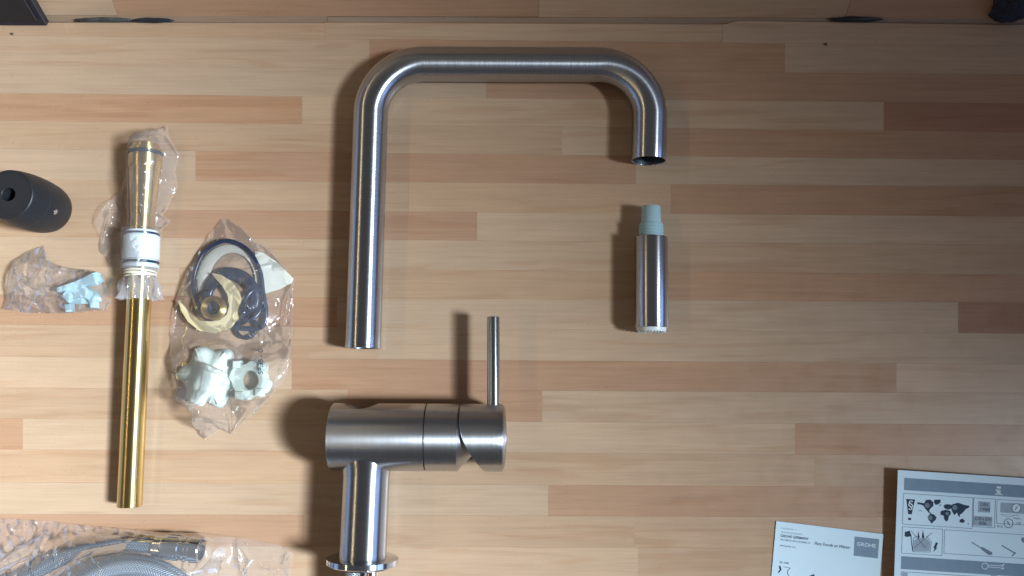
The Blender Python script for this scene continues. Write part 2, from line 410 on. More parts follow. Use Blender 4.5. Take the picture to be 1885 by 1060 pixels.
# dark case leaning on the board, top left
case = thing('tool_case', onboard(xb(20), .0, .01), 'black plastic case corner leaning on the splashback by the black barrel weight', 'case')
def case_poly(n0, n1, name, inset, mat):
    pts = [(xb(-260, 30) + inset, inset), (xb(91, 36) - inset, inset), (xb(65, 0) - inset - .010, .115 - inset), (xb(-260, 30) + inset, .115 - inset)]
    V = [onboard(x, q, n) for n in (n0, n1) for x, q in pts]
    o = mesh(name, V, [(0,1,2,3), (7,6,5,4), (0,4,5,1), (1,5,6,2), (2,6,7,3), (3,7,4,0)], mat, case)
    bv = o.modifiers.new('edge', 'BEVEL'); bv.width = .0015; bv.segments = 3
    return o
case_poly(.0005, .008, 'shell', 0, BLACKPL); case_poly(.0085, .0105, 'lid', .006, plain('brown_black_plastic', (.022, .018, .018), .45, bump=.2))

# dark cloth bundle top right
def lump(name, c, sx, sy, sz, mat, seed, amp=.35, parent=None, sub=4):
    bm = bmesh.new(); bmesh.ops.create_icosphere(bm, subdivisions=sub, radius=1)
    for v in bm.verts:
        nz_ = noise.fractal(v.co * 1.6 + Vector((seed, 0, 0)), 1, 2, 4)
        k_ = 1 + amp * nz_
        v.co = Vector((v.co.x * sx * k_, v.co.y * sy * k_, max(v.co.z, -.75) * sz * k_)) + c
    me = bpy.data.meshes.new(name); bm.to_mesh(me); bm.free()
    return link(name, me, mat, parent, 179)
cl = lump('cloth_bundle', onboard(xb(1862, 15), .020, .004), .022, .010, .020, BLUECLOTH, 3.3, .3); cl.name = 'cloth_bundle'
tag(cl, 'dark blue crumpled cloth bundle resting in the far corner against the splashback', 'cloth')
for (x0, x1, y, hh, lab) in ((140, 245, 36.5, 2.2, 'long flat grey lump standing in for a shaded gap beside the black case'),
                             (243, 318, 37.5, 2.6, 'short black lump standing in for a shaded gap near the black case'),
                             (1525, 1622, 35.5, 2.4, 'dark lump standing in for a shaded gap near the blue cloth')):
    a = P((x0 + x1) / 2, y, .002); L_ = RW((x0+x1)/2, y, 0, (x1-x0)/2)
    s = lump('gap_shade_lump', a, L_, .0024, .0030, DARKGREY if x0 == 140 else RUBBER, x0 * .1, .25, sub=3)  # dark lumps stand in for the shade in chipped gaps of the seam
    tag(s, lab, 'shaded gap', 'lumps for the shaded gaps in the back seam')
for (x, y, r, lab) in ((22, 62, 2.6, 'tiny grey crumb on the counter beside the black case'), (1520, 81, 2.8, 'tiny black crumb on the dim bare corner of the counter')):
    s = lump('crumb', P(x, y, .0008), RW(x, y, 0, r), RW(x, y, 0, r * .8), .0012, DARKGREY if x < 100 else RUBBER, x * .3, .4, sub=2)
    tag(s, lab, 'crumb', 'crumbs on the counter')

# ------------------------------------------------------------------ spout tube
zs = .0158
RT = RW(670, 400, zs, 32.2)
def arc_path(corners, R, step=7):
    out = []; n = len(corners)
    for i in range(n):
        if i in (0, n - 1): out.append(corners[i]); continue
        a, b, c = corners[i-1], corners[i], corners[i+1]
        d1 = (a - b).normalized(); d2 = (c - b).normalized(); ang = d1.angle(d2)
        tl = R / math.tan(ang / 2); cen = b + (d1 + d2).normalized() * (R / math.sin(ang / 2))
        s = b + d1 * tl; e = b + d2 * tl; v0 = s - cen; v1 = e - cen; tot = v0.angle(v1); ax = v0.cross(v1).normalized()
        for k in range(33): out.append(cen + Matrix.Rotation(tot * k / 32, 3, ax) @ v0)
    res = [out[0]]
    for p in out[1:]:
        d = (p - res[-1]).length; m = max(1, int(d / .012))
        st = res[-1]
        for k in range(1, m + 1): res.append(st.lerp(p, k / m))
    return res
cs = [P(668, 641, zs), P(685, 117, zs), P(1198, 119.5, zs), P(1194, 296, zs)]
pth = arc_path(cs, RW(700, 200, zs, 97))
spout = thing('faucet_spout', (cs[0] + cs[3]) / 2 * 1.0 - Vector((0, 0, zs)), 'U-shaped brushed steel faucet spout tube lying on the wooden counter', 'spout')
fr = path_frames(pth)
outer = [(p, f[0], f[1], RT) for p, f in zip(pth, fr)]
# rounded lips at the two mouths
d0 = (pth[1] - pth[0]).normalized(); d1 = (pth[-1] - pth[-2]).normalized()
rr = [(pth[0] + d0 * .012, *fr[0], RT * .90), (pth[0] + d0 * .0006, *fr[0], RT * .90), (pth[0], *fr[0], RT * .92), (pth[0], *fr[0], RT * .985), (pth[0] + d0 * .0005, *fr[0], RT)]
re = [(pth[-1] - d1 * .0005, *fr[-1], RT), (pth[-1], *fr[-1], RT * .985), (pth[-1], *fr[-1], RT * .95), (pth[-1] - d1 * .0006, *fr[-1], RT * .93), (pth[-1] - d1 * .012, *fr[-1], RT * .93)]
rings_mesh('tube', rr[1:] + outer[1:-1] + re[:-1], STEEL, spout, 64, smooth=50)
rings_mesh('bore', [(pth[0] + d0 * .0007, *fr[0], RT * .899), (pth[0] + d0 * .03, *fr[0], RT * .89)], INNER, spout, 48, cap1=True)
rings_mesh('bore', [(pth[-1] - d1 * .0007, *fr[-1], RT * .929), (pth[-1] - d1 * .035, *fr[-1], RT * .92)], INNER, spout, 48, cap1=True)

# ------------------------------------------------------------------ spray head
zp = .0152
A = P(1198.5, 380, zp); B = P(1199, 603, zp); L_ = (B - A).length
u1 = lambda y: (P(1198.5, y, zp) - A).length
RB = RW(1198, 520, zp, 30.6)
sp = thing('spray_head', (A + B) / 2 - Vector((0, 0, zp)), 'brushed steel cylindrical spray head with blue-grey plastic connector on top', 'spray head')
lathe('body', A, B, [(u1(437) + .0004, RB * .80), (u1(437), RB * .82), (u1(437), RB * .97), (u1(437) + .0006, RB), (L_ - .0008, RB), (L_, RB * .97), (L_, RB * .9), (L_ - .002, RB * .9)], STEEL, sp, smooth=40)
rc = RB / 30.6
con = lathe('connector', A, B, [(0, 14.5*rc), (0, 16.5*rc), (.0008, 17.4*rc), (u1(408), 18.2*rc), (u1(411), 18.6*rc), (u1(412), 21.2*rc), (u1(437) + .001, 22.2*rc)], BLUEPL, sp, smooth=40)
for k in range(4):
    y = u1(415.5 + k * 5.2)
    lathe('thread', A, B, [(y - .0009, 21.4*rc), (y - .0004, 22.8*rc), (y + .0004, 22.8*rc), (y + .0009, 21.6*rc)], BLUEPL, con, smooth=30)
aer = lathe('aerator', A, B, [(L_ - .003, RB * .89), (L_ + .0012, RB * .89), (L_ + .0034, RB * .84), (L_ + .0042, RB * .72), (L_ + .0042, RB * .5)], WHITEPL, sp, smooth=30)
for k in range(26):
    a_ = 2 * math.pi * k / 26
    d = (B - A).normalized(); xa, ya = frame(d)
    c = A + d * (L_ + .0035) + (xa * math.cos(a_) + ya * math.sin(a_)) * RB * .80
    lathe('nozzle_slot', c, c + d, [(0, .0007), (.0009, .0006)], INNER, aer, n=8)

# ------------------------------------------------------------------ mixer tap
zm = .0318
mx = thing('mixer_tap', P(672, 860, 0), 'brushed steel single-lever mixer tap body with round base flange, lying on its side', 'tap')
A = P(613, 803.5, zm); B = P(930, 805.5, zm); d = (B - A).normalized()
u2 = lambda x: (P(x, 804.5, zm) - A).length
RM = RW(700, 804, zm, 61.2)
hx = P(664, 804, zm)
body = lathe('body', A, B, [(.0006, RM * .9), (0, RM * .93), (0, RM * .985), (.0006, RM), (u2(784.2) - .0003, RM), (u2(784.2), RM * .985), (u2(784.2), RM * .8)], STEEL2, mx, n=128, smooth=40)
# socket for the spout is bored into the far side of the body
cut = lathe('cutter', hx, hx + Vector((0, 1, 0)), [(.012, RM * .54), (.06, RM * .54)], INNER, None, n=64)
bo = body.modifiers.new('bore', 'BOOLEAN'); bo.object = cut; bo.operation = 'DIFFERENCE'; bo.solver = 'EXACT'
bpy.context.view_layer.update()
dg = bpy.context.evaluated_depsgraph_get()
nm = bpy.data.meshes.new_from_object(body.evaluated_get(dg)); body.modifiers.clear(); body.data = nm
bpy.data.objects.remove(cut)
lathe('spout_socket', hx, hx + Vector((0, 1, 0)), [(.010, RM * .535), (RM * .8, RM * .535)], INNER, mx, n=48, cap1=False)
lathe('seam', A, B, [(u2(784.2) - .0006, RM * .975), (u2(786.6), RM * .975)], DARKGAP, mx)
ring = lathe('collar', A, B, [(u2(786), RM * .8), (u2(786), RM * .985), (u2(786) + .0003, RM), (u2(844) - .0004, RM), (u2(844), RM * .985), (u2(846), RM * .93), (u2(872), RM * .50), (u2(884), RM * .42)], STEEL2, mx, n=96, smooth=30)
# lever cap: cylinder whose near side is cut away on a slant
def cap_x(t):
    K = [(-1.01, 847.5), (-.6, 847.8), (-.3, 849.5), (0, 854.5), (.3, 863), (.6, 875), (1.01, 893)]
    for a, b in zip(K, K[1:]):
        if a[0] <= t <= b[0]: return a[1] + (b[1]-a[1]) * (t-a[0]) / (b[0]-a[0])
xa, ya = frame(d); n = 96; V = []; Fc = []; UVs = []
prof = [(None, .80, .0), (None, .985, .0), (None, 1.0, .0004)] + [(s, 1.0, 0) for s in (.6, .8)] + [('e', 1.0, -.0016), ('e', .985, -.0008), ('e', .95, -.0001), ('e', .8, .0012), ('e', .4, .0022), ('e', .0, .0026)]
xe = u2(927.5)
for (s, q, o_) in prof:
    for k in range(n):
        a_ = 2 * math.pi * k / n; rad = xa * math.cos(a_) + ya * math.sin(a_)
        x0 = u2(cap_x(max(-1, min(1, -rad.y))))
        xx = x0 + o_ if s is None else (xe + o_ if s == 'e' else x0 + (xe - x0) * s)
        V.append(A + d * xx + rad * (RM * max(q, .0005)))
for i in range(len(prof) - 1):
    for k in range(n):
        q = (k+1) % n; Fc.append((i*n+k, i*n+q, (i+1)*n+q, (i+1)*n+k))
Fc.append(tuple(range(n)))
me = bpy.data.meshes.new('lever_cap'); me.from_pydata([tuple(v) for v in V], [], Fc); me.update()
ul = me.uv_layers.new(name='UVMap')
for p in me.polygons:
    for li in p.loop_indices:
        v = me.vertices[me.loops[li].vertex_index]; rel = v.co - A
        ul.data[li].uv = (rel.dot(d), (math.atan2(rel.dot(ya), rel.dot(xa)) / 6.283) % 1)
bm = bmesh.new(); bm.from_mesh(me); bmesh.ops.recalc_face_normals(bm, faces=bm.faces); bm.to_mesh(me); bm.free()
link('lever_cap', me, STEEL2, mx, 32)
LA = P(908, 583, zm); LB = P(908.5, 748, zm)
RL = RW(908, 650, zm, 11.9)
lathe('lever', LA, LB, [(.0004, 0.0001), (0.0002, RL * .7), (0, RL * .9), (.0006, RL), ((LB-LA).length, RL)], STEEL, mx, n=40, smooth=45)
# stem
SA = P(676, 836, zm); SB = P(667.5, 1026, zm); Ls = (SB - SA).length
RS = RW(670, 950, zm, 43.0)
u3 = lambda y: (P(672, y, zm) - P(676, 836, zm)).length
fl = []
for k in range(9):
    t = k / 8; fl.append((u3(848) + (u3(884) - u3(848)) * t, RS * (1 + .13 * (1 - t) ** 2.2)))
lathe('stem', SA, SB, [(0, RS * 1.13)] + fl + [(Ls, RS)], STEEL, mx, n=96, smooth=60)
RF = RW(668, 1030, zm, 65.5)
fu0 = Ls
lathe('base_flange', SA, SB, [(fu0 - .0004, RS * .9), (fu0 - .0002, RF * .95), (fu0 + .0004, RF), (fu0 + .0046, RF), (fu0 + .0054, RF * .97), (fu0 + .0054, RF * .3)], CHROME, mx, n=96, smooth=30)
lathe('base_gasket', SA, SB, [(fu0 + .0055, RF * .80), (fu0 + .0075, RF * .80)], RUBBER, mx)
dS = (SB - SA).normalized(); sx = Vector((dS.y, -dS.x, 0)); sx = sx if sx.x > 0 else -sx
BRAIDM = braid('steel_braid', (.42, .48, .48))
COPPER = brushed('copper_pink_steel', (.86, .70, .62), .22, .5, .04)
for (ox, oz, rpx, nm_, mt) in ((-.0070, .004, 13.5, 'supply_hose', BRAIDM), (.0090, .006, 12.5, 'threaded_rod', COPPER), (.0, -.014, 13.5, 'supply_hose', BRAIDM)):
    a = SB + sx * ox + Vector((0, 0, oz)) + dS * .004; e = a + dS * .105
    r_ = RW(668, 1050, zm, rpx)
    if nm_ == 'threaded_rod':
        prof = [(0, r_)]
        for k in range(40): prof += [(.012 + k * .0021, r_), (.0128 + k * .0021, r_ * .9), (.0136 + k * .0021, r_)]
        lathe(nm_, a, e, prof, mt, mx, n=32, smooth=20)
    else:
        sweep(nm_, [a + dS * (k * .008) + Vector((0, 0, -.00009 * k * k)) for k in range(14)], r_, mt, mx, n=28)

# ------------------------------------------------------------------ brass pipe
A = P(269.5, 263, .0165); B = P(238.5, 932, .0112); d = (B - A).normalized(); Lp = (B - A).length
u4 = lambda y: Lp * (y - 263) / (932 - 263)
rb = RW(250, 600, .014, 1.0)
pipe = thing('brass_pipe', P(250, 640, 0), 'long polished brass pipe with white sleeve and black O-rings on the counter', 'pipe')
lathe('pipe', A, B, [(u4(330), 20*rb), (u4(334), 21.0*rb), (Lp - .0008, 21.4*rb), (Lp, 20.4*rb), (Lp, 17*rb), (Lp - .01, 17*rb)], BRASS, pipe, n=56, smooth=40, cap1=True)
lathe('head', A, B, [(0, 17*rb), (.0006, 22*rb), (.002, 23.5*rb), (u4(273), 24*rb), (u4(275), 29*rb), (u4(280), 29.5*rb), (u4(280.5), 26*rb), (u4(287), 26*rb), (u4(287.5), 29.5*rb), (u4(309), 29.5*rb), (u4(311), 28.5*rb), (u4(314), 27.5*rb), (u4(400), 21.3*rb), (u4(401), 20*rb)], BRASS, pipe, n=56, smooth=30)
slv = lathe('sleeve', A, B, [(u4(430), 20*rb), (u4(431), 27*rb), (u4(434), 28*rb), (u4(441), 29*rb), (u4(442), 31.5*rb), (u4(485), 32*rb), (u4(486), 29*rb), (u4(494), 29*rb), (u4(495), 31.5*rb), (u4(500), 31*rb), (u4(501), 20*rb)], plain('white_blue_plastic', (.62, .69, .72), .45, sss=.3, var=.03), pipe, n=56, smooth=30)
def oring(y, R, r):
    xa, ya = frame(d); c = A + d * u4(y)
    sweep('o_ring', [c + xa * (math.cos(t) * R) + ya * (math.sin(t) * R) for t in [2*math.pi*k/48 for k in range(48)]], r, NAVYRUB, pipe, n=12, closed=True)
oring(283.7, 28.4*rb, 2.4*rb); oring(437, 27.8*rb, 2.4*rb); oring(490, 29.6*rb, 2.6*rb)

# ------------------------------------------------------------------ clear bags
def dseg(p, a, b):
    ab = b - a; t = max(0, min(1, (p - a).dot(ab) / max(ab.length_squared, 1e-12))); return (p - (a + ab * t)).length, t
def film(name, outline, centre, hf, mat, parent, seed, amp=.0022, cell=.011, nr=46, na=300, edge=.0006, ez=.002, off=0.0, smooth=179, pw=3.0, creases=()):
    cre = [(P(a, b), P(c_, d_), h_, w_) for a, b, c_, d_, h_, w_ in creases]
    pts = [P(x, y) for x, y in outline]; c = P(*centre)
    L = [0]
    for i in range(len(pts)): L.append(L[-1] + (pts[(i+1) % len(pts)] - pts[i]).length)
    ring = []
    for k in range(na):
        s = L[-1] * k / na; i = max(j for j in range(len(pts)) if L[j] <= s + 1e-12)
        t = (s - L[i]) / (L[i+1] - L[i]); q = pts[i].lerp(pts[(i+1) % len(pts)], t)
        j_ = noise.noise(Vector((q.x * 90, q.y * 90, seed))) * edge
        ring.append(q + (q - c).normalized() * j_)
    V = []; Fc = []
    for i in range(nr + 1):
        t = (i / nr) ** .8
        for k in range(na):
            q = c.lerp(ring[k], t)
            env = 1 - t ** pw
            h = hf(Vector((q.x, q.y, 0)))
            w1 = noise.noise_vector(Vector((q.x * 45, q.y * 45, seed))) * .35
            v1 = Vector((q.x / cell, q.y / cell, seed * 3.1)) + w1
            dd, _ = noise.voronoi(v1, distance_metric='DISTANCE')
            cr = (dd[1] - dd[0]) * .55
            v2 = Vector((q.x / cell * 2.3 + 7, q.y / cell * 1.6, seed * 1.7)) + w1
            de, _ = noise.voronoi(v2, distance_metric='DISTANCE')
            cr += (de[1] - de[0]) * .30 + .35 * noise.noise(Vector((q.x * 70, q.y * 70, seed + 9)))
            eh = ez * (.35 + .9 * abs(noise.noise(Vector((q.x * 60, q.y * 60, seed + 4)))))
            z = .0006 + off + eh * (1 - env * .3) + h * (env ** .45 if t < 1 else 0) + amp * cr * (.35 + .65 * env)
            z = max(z, h * 1.0 + .0008 + off if t < .93 else .0006)
            for ca, cb, ch, cw in cre:
                dd_, tt = dseg(q, ca, cb)
                if dd_ < cw * 2.5: z += ch * math.exp(-(dd_ / cw) ** 2) * math.sin(math.pi * (.08 + .84 * tt))
            V.append((q.x, q.y, z))
    for i in range(nr):
        for k in range(na):
            q = (k + 1) % na; Fc.append((i*na+k, i*na+q, (i+1)*na+q, (i+1)*na+k))
    me = bpy.data.meshes.new(name); me.from_pydata(V, [], Fc)
    bm = bmesh.new(); bm.from_mesh(me); bmesh.ops.remove_doubles(bm, verts=bm.verts, dist=1e-6); bmesh.ops.recalc_face_normals(bm, faces=bm.faces); bm.to_mesh(me); bm.free()
    return link(name, me, mat, parent, smooth)
def flat_film(name, outline, mat, parent, z=.0004):
    return mesh(name, [P(x, y, 0) + Vector((0, 0, z)) for x, y in outline], [tuple(range(len(outline)))], mat, parent)
def bump(items):
    """items: (a, b, r, ztop, w): height of what lies under the film, tented outwards over w"""
    def hf(p):
        h = 0
        for a, b, r, zt, w_ in items:
            dd, _ = dseg(p, Vector((a.x, a.y, 0)), Vector((b.x, b.y, 0)))
            g = zt if dd < r else zt * math.exp(-((dd - r) / w_) ** 2)
            h = max(h, g)
        return h
    return hf

# --- film sleeve tied round the head of the brass pipe
bag1 = thing('plastic_bag', P(260, 400, 0), 'crinkled clear plastic bag tied round the head of the brass pipe', 'bag', 'clear plastic bags of small parts')
o1 = [(310, 231), (318, 262), (333, 287), (325, 318), (331, 345), (312, 380), (306, 398), (318, 408), (300, 425), (298, 455), (296, 500), (291, 508), (254, 511), (226, 506), (214, 498), (199, 476), (186, 462), (189, 440), (179, 412), (196, 386), (215, 362), (232, 344), (233, 315), (231, 285), (244, 264), (272, 255), (292, 250)]
def hpipe(p):
    h = 0
    a = Vector((A1.x, A1.y, 0)); b = Vector((B1.x, B1.y, 0))
    dd, t = dseg(p, a, b)
    y = t * Lp
    R = 30.5*rb if y < u4(312) else (23*rb if y < u4(428) else 33*rb)
    if u4(312) <= y < u4(400): R = (30.0 - 7.5 * (y - u4(312)) / (u4(400) - u4(312))) * rb
    zc = .0165 - .0053 * t
    if dd < R: h = zc + math.sqrt(max(0, R*R - dd*dd)) + .0002
    else: h = zc * math.exp(-((dd - R) / .0075) ** 2)
    return h
A1, B1 = A.copy(), B.copy()
film('film', o1, (264, 385), hpipe, FILM2, bag1, 1.3, amp=.0017, cell=.013, na=520, nr=84, ez=.005, creases=[(182, 408, 214, 366, .004, .0022), (192, 452, 207, 398, .0035, .0018), (236, 330, 226, 420, .003, .002), (298, 388, 318, 406, .003, .0018), (303, 300, 322, 345, .0025, .002), (292, 425, 282, 390, .0025, .0015), (308, 240, 300, 290, .003, .002), (222, 470, 214, 440, .003, .0018)])
xa, ya = frame(d)
# gathered neck below the rubber band
def ruff(i, a): return 1 + (.05 + .055 * i) * (math.sin(5 * a + .8 * i) * .6 + math.sin(9 * a + 1 + i * .5) * .5) * (1 if i > 1 else .5)
lathe('gathered_neck', A, B, [(u4(500), 31*rb), (u4(507), 26*rb), (u4(512), 24*rb), (u4(519), 25.5*rb), (u4(527), 30*rb), (u4(537), 32*rb), (u4(548), 31*rb), (u4(560), 34*rb)], FILM3, bag1, n=120, smooth=179, cap0=False, cap1=False, wob=ruff)
bt = thing('rubber_band', P(253, 512, 0), 'pale rubber band wound round the bag neck on the brass pipe', 'rubber band')
for k, (y, tl) in enumerate(((508, .10), (511.5, -.05), (515, .07), (513, -.12))):
    c = A + d * u4(y)
    sweep('strand', [c + xa * (math.cos(t) * 26.8*rb) + ya * (math.sin(t) * 26.8*rb) + d * (math.sin(t + k) * 26*rb * tl) for t in [2*math.pi*q/48 for q in range(48)]], 1.7*rb, BAND, bt, n=8, closed=True)

# --- small bag with a light blue clip
clip = thing('hose_clip', P(150, 545, 0), 'light blue plastic saddle clip inside the small crinkled bag', 'clip')
def cz(X, Y): return P(X / 6.626, 440 + Y / 6.626, .006)
bar = [cz(*q) for q in ((735, 655), (735, 600), (900, 545), (1040, 490), (1170, 420), (1215, 412), (1255, 520), (1165, 562), (1030, 590), (880, 625))]
prism('arm', bar, .004, .0125, CLIPPL, clip, bevel=.0008, smooth=40)
sad = []
for k in range(19): t = math.pi * (.93 - .95 * k / 18); sad.append(cz(990 + 215 * math.cos(t), 745 - 165 * math.sin(t)))
for k in range(15): t = math.pi * (k / 14); sad.append(cz(985 + 130 * math.cos(t), 778 - 62 * math.sin(t)))
sd = prism('saddle', sad, .001, .0112, CLIPPL, clip, bevel=.0014, smooth=45)
prism('floor', [cz(985 + 150 * math.cos(t), 790 - 90 * math.sin(t)) for t in [math.pi * k / 16 for k in range(17)]], .001, .0062, CLIPPL, clip, bevel=.0008, smooth=45)
for (x_, y_) in ((835, 845), (1135, 800)):
    prism('foot', [cz(x_ - 40, y_ - 50), cz(x_ + 40, y_ - 55), cz(x_ + 45, y_ + 40), cz(x_ - 20, y_ + 45)], .001, .0090, CLIPPL, clip, bevel=.0012, smooth=45)
bag2 = thing('plastic_bag', P(110, 530, 0), 'small crinkled clear plastic bag holding the light blue clip', 'bag', 'clear plastic bags of small parts')
o2 = [(22, 505), (30, 480), (58, 462), (84, 452), (92, 480), (120, 492), (150, 496), (178, 500), (193, 508), (201, 535), (207, 558), (196, 572), (160, 574), (125, 577), (84, 577), (50, 576), (8, 570), (14, 548)]
h2 = bump([(cz(780, 620), cz(1200, 480), .004, .0130, .009), (cz(900, 740), cz(1120, 720), .009, .0115, .008), (cz(300, 500), cz(650, 480), .010, .010, .016)])
film('film', o2, (112, 530), h2, FILM2, bag2, 4.7, amp=.0030, cell=.012, na=460, nr=76, ez=.004, creases=[(72, 488, 70, 520, .004, .002), (84, 488, 96, 496, .003, .0016), (22, 505, 20, 525, .003, .002), (104, 500, 104, 518, .003, .0015), (125, 495, 122, 507, .003, .0015), (60, 560, 84, 572, .003, .002), (112, 535, 150, 524, .0025, .0012), (185, 560, 195, 545, .003, .002), (48, 500, 64, 512, .003, .0015)])
flat_film('back_sheet', o2, FILMB, bag2)

# --- larger bag of gaskets and nuts
G = 'loose parts in the larger clear bag'
def c2(X, Y): return (280 + X / 2.467, 390 + Y / 2.467)
def loop(pts, z, m=8): return catmull([P(x, y, z) for x, y in pts], m)
def ell(cx, cy, rx, ry, z, n=64, rot=0):
    return [P(cx + rx*math.cos(t)*math.cos(rot) - ry*math.sin(t)*math.sin(rot), cy + rx*math.cos(t)*math.sin(rot) + ry*math.sin(t)*math.cos(rot), z) for t in [2*math.pi*k/n for k in range(n)]]
o = annulus('fibre_washer', ell(421, 519, 58, 69, .003), ell(427, 518, 42, 53, .003), .0010, .0032, IVORY); tag(o, 'large ivory flat ring gasket inside the black O-ring in the bag', 'washer', G)
pl = prism('spacer_plate', [P(x, y) for x, y in ((470, 462), (486, 466), (510, 482), (541, 513), (537, 522), (515, 533), (488, 541), (474, 520))], .0006, .0026, IVORY, bevel=.0005); tag(pl, 'ivory triangular plate poking into the right corner of the bag', 'plate', G)
path = loop([(366, 562), (356, 524), (364, 486), (382, 458), (418, 443), (456, 460), (478, 497), (484, 535), (490, 575), (484, 600), (460, 606), (420, 600), (386, 586)], .0062)
o = sweep('o_ring', path, RW(420, 520, 0, 4.0), NAVYRUB, None, n=14, closed=True); tag(o, 'large thin black rubber O-ring in the bag of gaskets', 'o-ring', G)
o = annulus('rubber_gasket', ell(424, 547, 54, 55, .006), ell(424, 551, 35, 35, .006), .0035, .0075, NAVYRUB, bev=.0012); tag(o, 'thick flat dark rubber gasket under the cream horseshoe washer', 'gasket', G)
o = sweep('o_ring', ell(453, 602, 19, 20, .0045, 40), RW(450, 600, 0, 3.6), RUBBER, None, n=12, closed=True); tag(o, 'small black rubber O-ring below the thick gasket in the bag', 'o-ring', G)
o = sweep('o_ring', [Vector((p.x, p.y, p.z + .004 * math.sin(k * .157))) for k, p in enumerate(ell(466, 560, 17, 30, .010, 40, .3))], RW(450, 600, 0, 4.2), NAVYRUB, None, n=12, closed=True); tag(o, 'dark rubber O-ring standing up beside the cream horseshoe washer', 'o-ring', G)
c6q = lambda X, Y: P(300 + X / 4.415, 400 + Y / 4.415, .009)
hs_pts = [(130, 680), (150, 760), (205, 850), (300, 925), (430, 945), (550, 900), (625, 810), (650, 700), (620, 600), (560, 520), (470, 465), (395, 452),
          (430, 500), (480, 555), (525, 630), (540, 720), (520, 790), (460, 835), (390, 845), (300, 838), (225, 780), (170, 715)]
o = prism('horseshoe_washer', [c6q(*q) for q in hs_pts], .0078, .0106, CREAM, bevel=.0006, smooth=50); tag(o, 'cream horseshoe-shaped washer curling round the brass nut in the bag', 'washer', G)
nc = P(393, 567, .014)
nut = lathe('brass_nut', Vector((nc.x, nc.y, .0108)), Vector((nc.x + .0016, nc.y, .03)), [(0, 21*rb), (.0008, 22.5*rb), (.0050, 22.5*rb), (.0054, 20.5*rb), (.0075, 20.5*rb), (.0080, 19*rb), (.0080, 14.5*rb), (.0072, 13.5*rb), (0, 13.5*rb)], BRASS, None, n=48, smooth=30, cap0=False, cap1=False); tag(nut, 'small brass ring nut lying on the cream horseshoe washer', 'nut', G)
# star-shaped nylon nut with a nozzle
cc = P(385, 693, .004)
star = thing('mounting_nut', P(385, 693, 0), 'milky white star-shaped plastic nut with a stubby nozzle in the bag', 'nut', G)
pp = []
for k in range(144):
    t = 2 * math.pi * k / 144; r_ = RW(385, 690, 0, 54 + 6.5 * math.cos(6 * t + .7))
    pp.append((cc.x + r_ * math.cos(t), cc.y + r_ * math.sin(t)))
V = [(cc.x, cc.y, .0125)]; Fc = []; NR = 22
for i in range(1, NR + 1):
    ro = i / NR
    for k in range(144):
        q = pp[k]; t = 2 * math.pi * k / 144
        z = .001 + .0115 * math.sqrt(max(0, 1 - ro ** 3.2)) * (1 - .30 * ro * (.5 - .5 * math.cos(6 * t + .7)))
        V.append((cc.x + (q[0] - cc.x) * ro, cc.y + (q[1] - cc.y) * ro, z))
for k in range(144): Fc.append((0, 1 + k, 1 + (k + 1) % 144))
for i in range(NR - 1):
    for k in range(144):
        q = (k + 1) % 144; Fc.append((1 + i*144 + k, 1 + (i+1)*144 + k, 1 + (i+1)*144 + q, 1 + i*144 + q))
mesh('lobed_flange', V, Fc, MINTPL, star, 179)
for k in range(6):
    t = 2 * math.pi * (k / 6) + .95
    a = Vector((cc.x, cc.y, .0100)) + Vector((math.cos(t), math.sin(t), 0)) * RW(385, 690, 0, 30)
    e = Vector((cc.x, cc.y, .0100)) + Vector((math.cos(t), math.sin(t), 0)) * RW(385, 690, 0, 56)
    sweep('rib', [a, a.lerp(e, .5), e], [.0016, .0014, .0005], MINTPL, star, n=12)
na_ = P(396, 676, .0165); nb_ = P(360, 743, .0205)
nd = (nb_ - na_).length
noz = lathe('nozzle', na_, nb_, [(0, 20*rb), (.001, 25*rb), (.003, 26*rb), (.0045, 25*rb), (.0055, 22.5*rb), (nd * .58, 21.5*rb), (nd * .64, 20.5*rb), (nd * .70, 17*rb), (nd * .74, 15*rb), (nd * .95, 14.4*rb), (nd * .985, 13.6*rb), (nd, 12*rb), (nd, 6*rb), (nd - .006, 5*rb)], MINTPL, star, n=40, smooth=40)
lathe('nozzle_bore', na_, nb_, [(nd - .002, 5.8*rb), (nd + .0001, 5.8*rb)], INNER, noz, n=20)
# second nylon ring nut
c3_ = P(468, 700, 0)
rn = thing('ring_nut', c3_, 'milky white plastic ring nut with blocky lugs beside the star-shaped nut', 'nut', G)
def polar(cx, cy, f_, n_=96): return [P(cx + f_(2*math.pi*k/n_) * math.cos(2*math.pi*k/n_), cy + f_(2*math.pi*k/n_) * math.sin(2*math.pi*k/n_)) for k in range(n_)]
annulus('body', polar(466, 700, lambda t: 34 + 3.0 * math.tanh(3 * math.sin(4 * t))), polar(466, 700, lambda t: 17), .001, .0135, MINTPL, rn, bev=.0016)
for (x, y) in ((446, 672), (492, 676), (486, 722), (450, 728)):
    q = RW(466, 700, 0, 7.5); c = P(x, y)
    prism('lug', [(c.x - q, c.y - q*.8), (c.x + q, c.y - q), (c.x + q*.9, c.y + q), (c.x - q, c.y + q)], .008, .0165, MINTPL, rn, bevel=.0014, smooth=50)
bag3 = thing('plastic_bag', P(428, 600, 0), 'clear plastic bag of O-rings, brass nut and white plastic nuts with a printed code', 'bag', 'clear plastic bags of small parts')
o3 = [(409, 405), (422, 404), (448, 420), (470, 443), (500, 462), (541, 511), (540, 560), (541, 610), (531, 690), (503, 726), (462, 768), (436, 797), (430, 800), (408, 790), (378, 809), (370, 802), (384, 782), (366, 760), (336, 742), (324, 700), (314, 650), (317, 580), (328, 545), (350, 492), (374, 450), (392, 425)]
